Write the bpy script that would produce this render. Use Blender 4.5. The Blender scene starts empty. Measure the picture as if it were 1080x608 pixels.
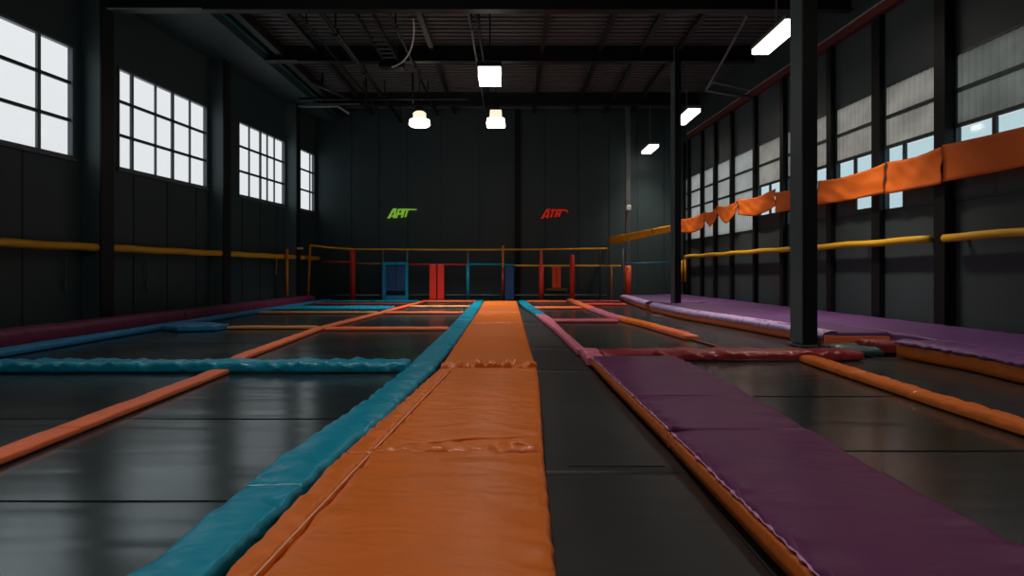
import bpy, math, random
from mathutils import Vector, noise
random.seed(7)
C = bpy.context.scene.collection
F, H, HY = 720.0, 1.2, 286.0          # focal length in px (1080 wide frame), eye height, horizon row
sc = bpy.context.scene

# ------------------------------------------------------------------ materials
def principled(name, col, rough=.5, metal=0, spec=.5, coat=0, bump=None, var=None, sheen=0):
    m = bpy.data.materials.new(name); m.use_nodes = True
    nt = m.node_tree; b = nt.nodes['Principled BSDF']
    b.inputs['Base Color'].default_value = (*col, 1)
    b.inputs['Roughness'].default_value = rough
    b.inputs['Metallic'].default_value = metal
    b.inputs['Specular IOR Level'].default_value = spec
    b.inputs['Coat Weight'].default_value = coat
    b.inputs['Coat Roughness'].default_value = .25
    tc = nt.nodes.new('ShaderNodeTexCoord')
    if var:      # (scale, amount) gentle tone variation of the material itself
        n = nt.nodes.new('ShaderNodeTexNoise'); n.inputs['Scale'].default_value = var[0]; n.inputs['Detail'].default_value = 4
        nt.links.new(tc.outputs['Object'], n.inputs['Vector'])
        r = nt.nodes.new('ShaderNodeMapRange'); r.inputs['To Min'].default_value = 1-var[1]; r.inputs['To Max'].default_value = 1+var[1]
        nt.links.new(n.outputs['Fac'], r.inputs['Value'])
        mx = nt.nodes.new('ShaderNodeVectorMath'); mx.operation = 'SCALE'; mx.inputs[0].default_value = col
        nt.links.new(r.outputs['Result'], mx.inputs['Scale']); nt.links.new(mx.outputs['Vector'], b.inputs['Base Color'])
        r2 = nt.nodes.new('ShaderNodeMapRange'); r2.inputs['To Min'].default_value = rough-.07; r2.inputs['To Max'].default_value = rough+.07
        nt.links.new(n.outputs['Fac'], r2.inputs['Value']); nt.links.new(r2.outputs['Result'], b.inputs['Roughness'])
    if bump:     # list of (scalevec, strength, distance)
        prev = None
        for sv, st, dist in bump:
            mp = nt.nodes.new('ShaderNodeMapping'); mp.inputs['Scale'].default_value = sv
            nt.links.new(tc.outputs['Object'], mp.inputs['Vector'])
            n = nt.nodes.new('ShaderNodeTexNoise'); n.inputs['Scale'].default_value = 1; n.inputs['Detail'].default_value = 1.5; n.inputs['Distortion'].default_value = .6
            nt.links.new(mp.outputs['Vector'], n.inputs['Vector'])
            bp = nt.nodes.new('ShaderNodeBump'); bp.inputs['Strength'].default_value = st; bp.inputs['Distance'].default_value = dist
            nt.links.new(n.outputs['Fac'], bp.inputs['Height'])
            if prev: nt.links.new(prev.outputs['Normal'], bp.inputs['Normal'])
            prev = bp
        nt.links.new(prev.outputs['Normal'], b.inputs['Normal'])
    return m

def emission(name, col, s):
    m = bpy.data.materials.new(name); m.use_nodes = True; nt = m.node_tree
    nt.nodes.remove(nt.nodes['Principled BSDF'])
    e = nt.nodes.new('ShaderNodeEmission'); e.inputs['Color'].default_value = (*col, 1); e.inputs['Strength'].default_value = s
    nt.links.new(e.outputs[0], nt.nodes['Material Output'].inputs['Surface']); return m

def glass_mat(name, tint, refl=.06):
    m = bpy.data.materials.new(name); m.use_nodes = True; nt = m.node_tree
    nt.nodes.remove(nt.nodes['Principled BSDF'])
    t = nt.nodes.new('ShaderNodeBsdfTransparent'); t.inputs['Color'].default_value = (*tint, 1)
    g = nt.nodes.new('ShaderNodeBsdfGlossy'); g.inputs['Roughness'].default_value = .05
    mx = nt.nodes.new('ShaderNodeMixShader'); mx.inputs[0].default_value = refl
    nt.links.new(t.outputs[0], mx.inputs[1]); nt.links.new(g.outputs[0], mx.inputs[2])
    nt.links.new(mx.outputs[0], nt.nodes['Material Output'].inputs['Surface']); return m

def translucent_mat(name, col, trans, dirt=.25):
    m = bpy.data.materials.new(name); m.use_nodes = True; nt = m.node_tree
    nt.nodes.remove(nt.nodes['Principled BSDF'])
    tc = nt.nodes.new('ShaderNodeTexCoord'); n = nt.nodes.new('ShaderNodeTexNoise'); n.inputs['Scale'].default_value = 1.1; n.inputs['Detail'].default_value = 5
    mp = nt.nodes.new('ShaderNodeMapping'); mp.inputs['Scale'].default_value = (1, 1, 1.8)
    nt.links.new(tc.outputs['Object'], mp.inputs['Vector']); nt.links.new(mp.outputs['Vector'], n.inputs['Vector'])
    r = nt.nodes.new('ShaderNodeMapRange'); r.inputs['From Min'].default_value = .3; r.inputs['From Max'].default_value = .7
    r.inputs['To Min'].default_value = 1-dirt; r.inputs['To Max'].default_value = 1+dirt
    nt.links.new(n.outputs['Fac'], r.inputs['Value'])
    sc_ = nt.nodes.new('ShaderNodeVectorMath'); sc_.operation = 'SCALE'; sc_.inputs[0].default_value = trans
    nt.links.new(r.outputs['Result'], sc_.inputs['Scale'])
    t = nt.nodes.new('ShaderNodeBsdfTranslucent'); nt.links.new(sc_.outputs['Vector'], t.inputs['Color'])
    d = nt.nodes.new('ShaderNodeBsdfDiffuse'); d.inputs['Color'].default_value = (*col, 1)
    mx = nt.nodes.new('ShaderNodeAddShader')
    nt.links.new(t.outputs[0], mx.inputs[0]); nt.links.new(d.outputs[0], mx.inputs[1])
    nt.links.new(mx.outputs[0], nt.nodes['Material Output'].inputs['Surface']); return m

VB = [((3.5, 7, 4), .42, .03), ((14, 22, 16), .12, .006)]
M = dict(
    orange=principled('orange_vinyl', (.66, .150, .016), .33, spec=.42, var=(2.2, .1), bump=VB),
    coral=principled('coral_vinyl', (.74, .15, .05), .45, var=(3, .1), bump=VB),
    ochre=principled('ochre_vinyl', (.55, .22, .07), .45, bump=VB),
    teal=principled('teal_vinyl', (.002, .25, .39), .29, spec=.45, var=(2.5, .1), bump=VB),
    blue=principled('blue_vinyl', (.01, .17, .36), .38, var=(2.5, .1), bump=VB),
    purple=principled('purple_vinyl', (.115, .020, .095), .36, spec=.42, var=(1.6, .12), bump=[((2, 6, 3), .35, .03), ((20, 40, 20), .12, .004)]),
    violet=principled('violet_vinyl', (.105, .038, .165), .42, var=(1.6, .15), bump=[((4, 7, 3), .4, .03), ((20, 40, 20), .12, .004)]),
    lilac=principled('lilac_lit_creases', (.48, .36, .68), .4, bump=[((22, 22, 22), .6, .02)]),  # hem of the violet cover, paler to paint in light on its wrinkles
    pinklilac=principled('pink_lilac_glints', (.62, .28, .50), .35, bump=[((30, 30, 30), .6, .02)]),  # painted highlights along the crinkled edge of the purple covers
    plum=principled('plum_vinyl', (.15, .022, .07), .38, var=(2, .12), bump=VB),
    pink=principled('pink_vinyl', (.55, .14, .22), .4, var=(3, .12), bump=VB),
    rose=principled('rose_vinyl', (.42, .08, .10), .42, bump=VB),
    crimson=principled('crimson_vinyl', (.24, .018, .025), .34, var=(6, .2), bump=VB),
    maroon=principled('maroon_vinyl', (.16, .015, .02), .45, bump=VB),
    yellow=principled('yellow_foam', (.88, .42, .008), .5, var=(4, .08)),
    rail=principled('rail_yellow_foam', (.74, .42, .012), .5, var=(4, .08)),
    darkteal=principled('dark_teal_vinyl', (.004, .045, .06), .4, bump=VB),
    banner=principled('orange_banner_fabric', (.80, .165, .02), .55, spec=.25, var=(1.2, .1), bump=[((1.5, 1.5, .8), .5, .03)]),
    bannera=principled('amber_banner_fabric', (.85, .36, .015), .55, spec=.25),
    amber=principled('amber_foam', (.62, .22, .01), .5, var=(4, .08)),
    red=principled('red_foam', (.66, .028, .015), .5, var=(4, .08)),
    redor=principled('orange_red_foam', (.75, .09, .02), .5),
    bed=principled('bed_fabric', (.012, .017, .019), .21, spec=.5, var=(.7, .2), bump=[((.35, 2.2, 1), .30, .03), ((150, 150, 150), .04, .002)]),
    lane=principled('lane_vinyl', (.016, .018, .020), .4, spec=.45, var=(1, .2), bump=[((1.0, 5, 1), .25, .02), ((60, 60, 60), .08, .002)]),
    floor=principled('dark_floor', (.012, .013, .014), .6, var=(2, .2)),
    wall=principled('charcoal_wall', (.027, .056, .064), .55, var=(.5, .15), bump=[((8, 8, 8), .05, .01)]),
    wallr=principled('slate_wall_panel', (.034, .052, .060), .55, var=(.6, .15)),
    seam=principled('panel_joint', (.010, .014, .016), .5),
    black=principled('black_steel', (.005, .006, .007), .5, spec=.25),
    steel=principled('grey_painted_steel', (.10, .12, .13), .45, var=(3, .1)),
    pilas=principled('grey_green_steel', (.085, .135, .150), .5, var=(2, .12)),
    frame=principled('window_frame_grey', (.10, .13, .145), .45),
    tealbar=principled('dark_teal_bar', (.015, .035, .04), .45),
    deck=principled('roof_sheet', (.085, .09, .092), .6, var=(.6, .15)),
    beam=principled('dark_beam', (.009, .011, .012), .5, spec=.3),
    flange=principled('pale_steel', (.25, .30, .31), .45),
    tealed=principled('teal_steel', (.03, .22, .24), .5),
    redbeam=principled('oxide_red_steel', (.10, .016, .012), .55, var=(3, .15)),
    white=principled('white_plastic', (.75, .75, .73), .4),
    rubber=principled('black_rubber', (.008, .008, .008), .7),
    piping=principled('pale_peach_piping', (.85, .50, .36), .4),
    darkochre=principled('dark_ochre_wood', (.12, .07, .012), .5),
    navy=principled('navy_mesh_panel', (.005, .05, .15), .5),
    green=principled('lime_letters', (.42, .9, .08), .4),
    redl=principled('red_letters', (.85, .03, .015), .4),
    glass=glass_mat('window_glass', (.98, .99, 1.0), .004),
    glassr=glass_mat('side_window_glass', (.80, .92, .96)),
    corr=translucent_mat('grey_corrugated_sheet', (.07, .07, .065), (.27, .26, .235)),
    corrd=translucent_mat('dark_corrugated_sheet', (.05, .055, .052), (.13, .145, .135)),
    milky=translucent_mat('milky_pane', (.06, .065, .065), (.34, .36, .35), .12),
    lampw=emission('lamp_lens', (1, .90, .78), 6),
    lamps=emission('lamp_shade_glow', (1, .80, .62), 1.15),
    alu=principled('lamp_housing', (.25, .25, .25), .4, metal=.6),
)

for k_, c_, e_ in (('green', (.36, .72, .08), .30), ('redl', (.8, .03, .015), .22)):     # small emission added so the letters read brighter
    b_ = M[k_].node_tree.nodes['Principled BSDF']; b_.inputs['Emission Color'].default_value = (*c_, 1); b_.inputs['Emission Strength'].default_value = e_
M['bed'].node_tree.nodes['Principled BSDF'].inputs['IOR'].default_value = 2.6
M['bed'].node_tree.nodes['Principled BSDF'].inputs['Specular Tint'].default_value = (.76, .97, 1, 1)
# ------------------------------------------------------------------ mesh helpers
class MB:
    def __init__(s): s.v = []; s.f = []; s.m = []
    def add(s, vs, fs, mi=0):
        o = len(s.v); s.v += [tuple(p) for p in vs]; s.f += [tuple(i+o for i in f) for f in fs]; s.m += [mi]*len(fs); return s
    def hexa(s, p, mi=0):        # 8 corners: bottom 4 ccw, top 4 ccw
        return s.add(p, [(3,2,1,0),(4,5,6,7),(0,1,5,4),(1,2,6,5),(2,3,7,6),(3,0,4,7)], mi)
    def box(s, x0, x1, y0, y1, z0, z1, mi=0):
        return s.hexa([(x0,y0,z0),(x1,y0,z0),(x1,y1,z0),(x0,y1,z0),(x0,y0,z1),(x1,y0,z1),(x1,y1,z1),(x0,y1,z1)], mi)
    def tube(s, pts, r, n=10, mi=0, wob=0):
        pts = [Vector(p) for p in pts]; rings = []
        for i, p in enumerate(pts):
            a = pts[max(i-1, 0)]; b = pts[min(i+1, len(pts)-1)]; t = (b-a).normalized()
            u = t.cross(Vector((0,0,1)))
            if u.length < .05: u = t.cross(Vector((0,1,0)))
            u.normalize(); w = u.cross(t)
            rr = r[i] if isinstance(r, (list, tuple)) else r
            rings.append([p+(u*math.cos(2*math.pi*k/n)+w*math.sin(2*math.pi*k/n))*rr*(1+wob*noise.noise(Vector((p.x*9+k, p.y*9, p.z*9)))) for k in range(n)])
        vs = [q for R in rings for q in R]; fs = []
        for i in range(len(rings)-1):
            for k in range(n):
                a = i*n+k; b = i*n+(k+1) % n
                fs.append((a, b, b+n, a+n))
        fs.append(tuple(range(n))[::-1]); fs.append(tuple((len(rings)-1)*n+k for k in range(n)))
        return s.add(vs, fs, mi)
    def lathe(s, prof, cx, cy, n=24, mi=0):
        vs = [(cx+r*math.cos(2*math.pi*k/n), cy+r*math.sin(2*math.pi*k/n), z) for r, z in prof for k in range(n)]; fs = []
        for i in range(len(prof)-1):
            for k in range(n):
                a = i*n+k; b = i*n+(k+1) % n
                fs.append((a, a+n, b+n, b))
        fs.append(tuple(range(n))); fs.append(tuple((len(prof)-1)*n+k for k in range(n))[::-1])
        return s.add(vs, fs, mi)
    def build(s, name, mats, parent=None, smooth=False, bevel=0, label=None):
        me = bpy.data.meshes.new(name); me.from_pydata(s.v, [], s.f)
        if not isinstance(mats, (list, tuple)): mats = [mats]
        for m in mats: me.materials.append(m)
        me.polygons.foreach_set('material_index', s.m)
        if smooth: me.polygons.foreach_set('use_smooth', [True]*len(s.f))
        me.update()
        o = bpy.data.objects.new(name, me); C.objects.link(o)
        if parent: o.parent = parent; o.matrix_parent_inverse = parent.matrix_world.inverted()
        if bevel:
            b = o.modifiers.new('bevel', 'BEVEL'); b.width = bevel; b.segments = 2; b.limit_method = 'ANGLE'
        if label: o['label'] = label
        return o

def tag(o, label, cat, group=None, kind=None):
    o['label'] = label; o['category'] = cat
    if group: o['group'] = group
    if kind: o['kind'] = kind
    return o
def struct(o): o['kind'] = 'structure'; return o
def thing(name, label, cat, loc=(0,0,0), group=None):
    o = bpy.data.objects.new(name, None); C.objects.link(o); o.location = loc; o.empty_display_size = .2
    bpy.context.view_layer.update()
    return tag(o, label, cat, group)
def mb_parent(o, parent):
    o.parent = parent; o.matrix_parent_inverse = parent.matrix_world.inverted(); return o

def lerp_poly(P, y):
    P = sorted(P, key=lambda q: q[1])
    if y <= P[0][1]: return P[0][0]
    for (x0, y0), (x1, y1) in zip(P, P[1:]):
        if y <= y1:
            t = (y-y0)/(y1-y0); return x0+(x1-x0)*t
    return P[-1][0]

# cushions: a stuffed vinyl pad that runs along Y (or along X with axis='x')
def cushion(name, L, R, a0, a1, z0, z1, mat, parent=None, axis='y', r=.04, ds=.08, na=14, edge=.006, ends=(0, 0), endw=.25,
            puff=.01, freq=9, seed=0, sag=0, label=None, skew=0, endpow=1, hard=0):
    """L, R: edge x as number or [(x,y)...] ; a0..a1: extent along the axis"""
    h = z1-z0; r = min(r, h*.9)
    def ex(P, a): return P if isinstance(P, (int, float)) else lerp_poly(P, a)
    # stations along
    n = max(2, int((a1-a0-2*r)/ds))
    st = [(a0, 0), (a0, .5*(h-r)/h), (a0, (h-r)/h)]
    for k in (1, 2): st.append((a0+r*(1-math.cos(k*math.pi/6)), (h-r)/h+(r/h)*math.sin(k*math.pi/6)))
    for i in range(n+1): st.append((a0+r+(a1-a0-2*r)*i/n, 1))
    for k in (2, 1): st.append((a1-r*(1-math.cos(k*math.pi/6)), (h-r)/h+(r/h)*math.sin(k*math.pi/6)))
    st += [(a1, (h-r)/h), (a1, .5*(h-r)/h), (a1, 0)]
    vs = []; ncol = 0
    for a, e in st:
        xl, xr = ex(L, a), ex(R, a); w = xr-xl; rr = min(r, w*.45)
        prof = [(xl, 0), (xl, .5*(h-r)/h), (xl, (h-r)/h)]
        for k in (1, 2): prof.append((xl+rr*(1-math.cos(k*math.pi/6)), (h-r)/h+(r/h)*math.sin(k*math.pi/6)))
        for k in range(na+1): prof.append((xl+rr+(w-2*rr)*k/na, 1))
        for k in (2, 1): prof.append((xr-rr*(1-math.cos(k*math.pi/6)), (h-r)/h+(r/h)*math.sin(k*math.pi/6)))
        prof += [(xr, (h-r)/h), (xr, .5*(h-r)/h), (xr, 0)]
        ncol = len(prof)
        for x, g in prof:
            z = z0+h*min(e, g); u = (x-xl)/w
            de = min(x-xl, xr-x); d0 = a-a0; d1 = a1-a
            dz = puff*math.sin(math.pi*u)*min(1, d0/.3, d1/.3) if min(d0, d1) > 0 else 0
            nz = noise.noise(Vector((x*1.7+seed*3.1, (a+skew*x)*freq, seed)))
            nz2 = noise.noise(Vector((x*3.3+seed, (a-skew*x*.6)*freq*2.3, seed+5)))
            wgt = math.exp(-de/.11)
            dz += edge*(.07+1.7*wgt)*(nz+.5*nz2)
            out = edge*.9*wgt*(nz2)*(1 if x < (xl+xr)/2 else -1)
            q0 = math.exp(-(d0/endw)**2)*ends[0]; q1 = math.exp(-(d1/endw)**2)*ends[1]
            if q0 or q1:
                f1 = noise.noise(Vector((x*13+seed, a*9+x*5, 2.2+seed))); f2 = noise.noise(Vector((x*30, a*22-x*11, 4.4+seed)))
                dz += (q0+q1)*(.35+1.0*f1+.6*f2)
            if hard: dz *= 1-hard
            f = 1 if g*e > .45 else 0
            zz = z+dz*f if g*e > 0 else z
            sg = sag*noise.noise(Vector((a*.55+seed, 7.7, 0)))
            xx = x+out*f+sg
            vs.append((xx, a, max(zz, z0)) if axis == 'y' else (a, xx, max(zz, z0)))
    fs = []
    for i in range(len(st)-1):
        for k in range(ncol-1):
            q = (i*ncol+k, i*ncol+k+1, (i+1)*ncol+k+1, (i+1)*ncol+k)
            fs.append(q if axis == 'y' else q[::-1])
        q = (i*ncol+ncol-1, i*ncol, (i+1)*ncol, (i+1)*ncol+ncol-1); fs.append(q if axis == 'y' else q[::-1])
    return MB().add(vs, fs).build(name, mat, parent, smooth=True, label=label)

# ------------------------------------------------------------------ walls
def xl(y): return -8.28-.0917*(28.8-y)          # left wall inner face
def xr(y): return 7.32+.0389*(28.8-y)           # right wall inner face
D = 28.8; Y0 = -6.0; ZT = 8.0; ZF = -.06
def lbox(mb, y0, y1, o0, o1, z0, z1, mi=0):     # o: metres inward from the left wall
    return mb.hexa([(xl(y0)+o0,y0,z0),(xl(y0)+o1,y0,z0),(xl(y1)+o1,y1,z0),(xl(y1)+o0,y1,z0),(xl(y0)+o0,y0,z1),(xl(y0)+o1,y0,z1),(xl(y1)+o1,y1,z1),(xl(y1)+o0,y1,z1)], mi)
def rbox(mb, y0, y1, o0, o1, z0, z1, mi=0):     # o: metres inward from the right wall
    return mb.hexa([(xr(y0)-o1,y0,z0),(xr(y0)-o0,y0,z0),(xr(y1)-o0,y1,z0),(xr(y1)-o1,y1,z0),(xr(y0)-o1,y0,z1),(xr(y0)-o0,y0,z1),(xr(y1)-o0,y1,z1),(xr(y1)-o1,y1,z1)], mi)

# floor, ceiling
def span(mb, y0, y1, z0, z1): return mb.hexa([(xl(y0)-.08,y0,z0),(xr(y0)+.08,y0,z0),(xr(y1)+.08,y1,z0),(xl(y1)-.08,y1,z0),(xl(y0)-.08,y0,z1),(xr(y0)+.08,y0,z1),(xr(y1)+.08,y1,z1),(xl(y1)-.08,y1,z1)])
struct(span(MB(), Y0-.3, D+.05, ZF-.2, ZF).build('floor', M['floor']))
dk = MB()
for i in range(0, 117):                          # ribbed roof sheeting, ribs run across the hall
    y = Y0-.3+i*.3
    span(dk, y, y+.3, ZT+.06, ZT+.2)
    span(dk, y+.10, y+.22, ZT+.02, ZT+.07)
struct(dk.build('ceiling', M['deck']))

# left wall with windows
LW = [(-3.4, .6), (2.1, 6.1), (10.8-3.2, 9.3), (10.8, 14.87), (16.3, 20.27), (22.15, 25.7), (27.1, 28.62)]
LW = [(-3.4, .4), (1.6, 4.0), (5.3, 9.37), (10.8, 14.87), (16.3, 20.27), (22.15, 25.7), (27.1, 28.62)]
WB, WT = 3.65, 6.09
w = MB()
lbox(w, Y0-.3, D+.3, -.08, 0, ZF, WB); lbox(w, Y0-.3, D+.3, -.08, 0, WT, ZT+.1)
ys = [Y0-.3]+[q for a in LW for q in a]+[D+.3]
for a, b in zip(ys[::2], ys[1::2]): lbox(w, a, b, -.08, 0, WB, WT)
for y in (11.9, 13.5, 16.9, 18.3, 19.7, 22.4, 23.7, 25.0):
    lbox(w, y-.015, y+.015, -.01, .012, 0, WB, 1)
struct(w.build('wall_left', [M['wall'], M['seam']]))
for i, (a, b) in enumerate(LW):
    win = struct(thing('window_%d' % (i+1), '', 'window')); del win['label']; del win['category']
    f = MB(); t = .05
    lbox(f, a, b, -.08, .03, WB, WB+t); lbox(f, a, b, -.08, .03, WT-t, WT)
    lbox(f, a, a+t, -.08, .03, WB, WT); lbox(f, b-.06, b, -.08, .03, WB, WT)
    f.build('window_frame', M['frame'], win)
    if i == 4: fr = [.14, .38, .57, .78]
    elif i == 3: fr = [.25, .51, .765]
    elif i == 5: fr = [.22, .45, .60, .76]
    elif i == 6: fr = [.72]
    else: fr = [.25, .5, .75]
    L_ = b-a
    for j, q in enumerate(fr):
        tw = .045 if (i, j) in ((3, 2), (4, 0), (4, 2), (5, 1)) else .02
        m_ = MB(); lbox(m_, a+q*L_-tw, a+q*L_+tw, -.04, .01, WB+t, WT-t); m_.build('window_mullion', M['frame'], win)
    for z in (WB+(WT-WB)/3, WB+2*(WT-WB)/3):
        m_ = MB(); lbox(m_, a+t, b-.09, -.03, .02, z-.035, z+.035); m_.build('window_transom', M['tealbar'], win)
    g = MB(); lbox(g, a+t, b-t, -.05, -.04, WB+t, WT-t); g.build('window_pane', M['glass'], win)
    s_ = MB(); lbox(s_, a-.05, b+.05, -.05, .06, WB-.06, WB); s_.build('window_sill', M['pilas'], win)
# left pilasters
tn = 1
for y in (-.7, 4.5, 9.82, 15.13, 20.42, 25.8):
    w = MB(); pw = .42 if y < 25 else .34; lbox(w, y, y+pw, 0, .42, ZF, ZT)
    lbox(w, y-.004, y+pw+.004, .40, .43, ZF, ZT, 1)  # room-side face coloured dark to paint in its shade
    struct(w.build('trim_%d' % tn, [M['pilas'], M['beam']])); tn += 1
# eave box under the roof on the left
w = MB()
w.hexa([(xl(Y0), Y0, 7.55), (-7.45, Y0, 7.55), (-7.45, D, 7.55), (xl(D), D, 7.55), (xl(Y0), Y0, 8), (-7.45, Y0, 8), (-7.45, D, 8), (xl(D), D, 8)])
struct(w.build('trim_%d' % tn, M['wall'])); tn += 1

# back wall: upright panels
w = MB(); w.box(-8.36, 7.4, D, D+.3, ZF, ZT+.1)
px = [336, 371, 400, 430, 465, 505, 545, 575, 610, 642, 672, 700, 724]
xs = [(p-540)/F*D for p in px]
for a, b in zip(xs, xs[1:]): w.box(a+.015, b-.015, D-.03, D, 0, ZT)
w.box((546-540)/F*D-.12, (546-540)/F*D+.12, D-.14, D, 0, ZT, 1)
struct(w.build('wall_back', [M['wall'], M['black']]))
struct(MB().box(-12, 9, Y0-.3, Y0, ZF, ZT+.1).build('wall_front', M['wall']))

# right wall
RB = [28.8, 28.1, 26.4, 24.9, 23.2, 21.2, 19.2, 16.56, 14.57, 12.4, 10.2, 8.0, 5.6, 3.2, .8, -1.6, -4.0, -6.3]
RWB, RWT = 2.45, 5.1
w = MB()
rbox(w, Y0-.3, D+.3, -.08, 0, ZF, RWB); rbox(w, Y0-.3, D+.3, -.08, 0, RWT, ZT+.1)
for i, y in enumerate(RB): hw = .08 if i < 6 else .13; rbox(w, y-hw, y+hw, -.08, 0, RWB, RWT)
rbox(w, Y0-.3, 5.6, -.08, 0, RWB, RWT)
struct(w.build('wall_right', M['wallr']))
for i, y in enumerate(RB[:-1]):
    wd = .15 if i in (8, 9) else (.08 if i < 6 else .11)
    w = MB(); rbox(w, y-wd, y+wd, 0, .12 if i != 9 else .2, ZF, 6.62); struct(w.build('trim_%d' % tn, M['black'])); tn += 1
ZM = [RWT, 4.42, 3.79, RWB]
for i in range(0, 12):
    b, a = RB[i]-(.08 if i < 6 else .13), RB[i+1]+(.08 if i+1 < 6 else .13)
    if b-a < .3: continue
    win = struct(thing('window_%d' % (8+i), '', 'window')); del win['label']; del win['category']
    f = MB(); t = .05
    rbox(f, a, b, -.08, .02, RWB, RWB+t); rbox(f, a, b, -.08, .02, RWT-t, RWT); rbox(f, a, a+t, -.08, .02, RWB, RWT); rbox(f, b-t, b, -.08, .02, RWB, RWT)
    f.build('window_frame', M['tealbar'], win)
    for z in ZM[1:3]:
        m_ = MB(); rbox(m_, a+t, b-t, -.02, .04, z-.035, z+.035); m_.build('window_transom', M['tealbar'], win)
    far = i <= 4
    for k in range(2 if not far else 3):         # ribbed light sheets in the upper rows
        z1, z0 = ZM[k]-.01, ZM[k+1]+.01
        nn = max(6, int((b-a)/.03)); vs = []; fs = []
        for q in range(nn+1):
            y = a+t+(b-a-2*t)*q/nn; o = .004+.009*(1 if (q//3) % 2 else -1)
            vs += [(xr(y)+o, y, z0), (xr(y)+o, y, z1)]
            if q: fs.append((2*q-2, 2*q, 2*q+1, 2*q-1))
        mt = M['milky'] if far else (M['corrd'] if i >= 9 else M['corr'])
        MB().add(vs, fs).build('ribbed_sheet', mt, win)
    if not far:
        z1, z0 = ZM[2]-.04, RWB+t
        mid = (a+b)/2 + (.25 if i == 8 else 0)
        m_ = MB(); rbox(m_, mid-.05, mid+.05, -.02, .02, z0, z1); m_.build('window_mullion', M['tealbar'], win)
        m_ = MB(); rbox(m_, a+t, b-t, -.02, .02, 2.84, 2.9); m_.build('window_transom', M['tealbar'], win)
        g = MB(); rbox(g, a+t, b-t, -.05, -.04, 2.9 if i == 9 else z0, z1); g.build('window_pane', M['glassr'], win)
        zc = 2.84
        g = MB()
        if i == 8: rbox(g, a+t, mid-.05, -.03, .015, z0, zc)
        elif i == 7: rbox(g, mid, b-t, -.03, .015, z0, zc); rbox(g, a+t, mid, -.03, .015, z0, zc-.25)
        elif i == 6: rbox(g, a+t, mid-.4, -.03, .015, z0, zc)
        else: rbox(g, a+t, b-t, -.03, .015, z0, zc)
        g.build('blind_panel', M['wallr'], win)
# oxide red eaves member on the right wall
w = MB(); rbox(w, 9.5, 27.9, .02, .17, 6.62, 6.80); rbox(w, 9.5, 27.9, .0, .2, 6.80, 6.83, 1)
struct(w.build('trim_%d' % tn, [M['redbeam'], M['flange']])); tn += 1

# ------------------------------------------------------------------ roof steel
def beam(y, z, x0, x1, label):
    t = thing('roof_beam', label, 'beam', ((x0+x1)/2, y, z), 'roof beams across the hall')
    b = MB(); b.box(x0, x1, y-.02, y+.02, z+.03, z+.42); b.build('web', M['beam'], t)
    b = MB(); b.box(x0, x1, y-.13, y+.13, z, z+.035); b.build('bottom_flange', M['beam'], t)
    b = MB(); b.box(x0, x1, y-.13, y+.13, z+.40, z+.44); b.build('top_flange', M['beam'], t)
    if x0 < -7: b = MB(); b.box(x0, x0+2.1, y-.135, y-.125, z-.003, z+.035); b.build('flange_edge', M['flange'], t, label='pale end of the lower flange')  # paler strip on the left end of the lower flange
    return t
beam(20.8, 7.56, -8.6, 7.4, 'long black roof beam crossing above the square ceiling lamp')
beam(26.2, 7.56, -7.9, 7.2, 'farthest black roof beam, close to the back wall')
beam(15.3, 7.02, -9.0, 7.6, 'nearest black roof beam along the top edge of the photo')
beam(9.8, 7.56, -9.6, 7.8, 'black roof beam overhead above the near trampolines')
beam(4.3, 7.56, -10.1, 8.0, 'black roof beam overhead just ahead of the viewer')
PURL = [(-5.9, 'far left'), (.91, 'just right of the square lamp'), (2.65, 'midway between square lamp and right columns'), (3.9, 'left of the far right column line'), (5.0, 'in line with the two right columns'), (-2.4, 'left of the centre lamp row')]
for x, s in PURL:
    p = MB(); p.box(x-.04, x+.04, Y0, D-.05, 7.84, 7.99); p.box(x-.07, x+.07, Y0, D-.05, 7.82, 7.845)
    tag(p.build('roof_purlin', M['beam']), 'long thin roof purlin running to the back wall, '+s, 'purlin', 'roof purlins')
# teal-edged gutter rail beside the left eave
p = MB(); p.box(-7.44, -7.38, 15.5, D-.1, 7.78, 7.84); tag(p.build('steel_rail', M['tealed']), 'thin teal steel rail along the left edge of the roof', 'rail')
p = MB(); p.box(-7.1, -6.9, 14, D-.1, 7.70, 7.98); tag(p.build('roof_channel', M['beam']), 'dark channel beside the teal roof rail at left', 'channel')
# pipes
def pipe(x, z, r, y0, y1, label, mat='black'):
    t = thing('ceiling_pipe', label, 'pipe', (x, y0, z), 'pipes under the roof')
    MB().tube([(x, y0, z), (x, (y0+y1)/2, z), (x, y1, z)], r).build('pipe', M[mat], t, smooth=True)
    y = 17.6
    while y < y1:
        hg = MB(); hg.tube([(x, y, z), (x, y, 8.0)], .02, 6); hg.tube([(x, y-.04, z), (x, y+.04, z)], r*1.35, 12); hg.build('hanger', M['black'], t)
        y += 3.4
pipe(-4.55, 7.35, .075, 8, 28, 'fat black ceiling pipe left of the cable tray')
pipe(-5.3, 7.6, .03, 8, 27, 'thin black conduit left of the fat ceiling pipe')
pipe(-1.05, 7.45, .035, 8, 28, 'thin grey conduit over the centre lamp row', 'steel')
pipe(-.85, 7.45, .035, 8, 28, 'second thin black conduit beside the grey one over the centre lamps', 'black')
pipe(-3.0, 7.5, .045, 8, 27.5, 'black ceiling pipe right of the cable tray')
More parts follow.
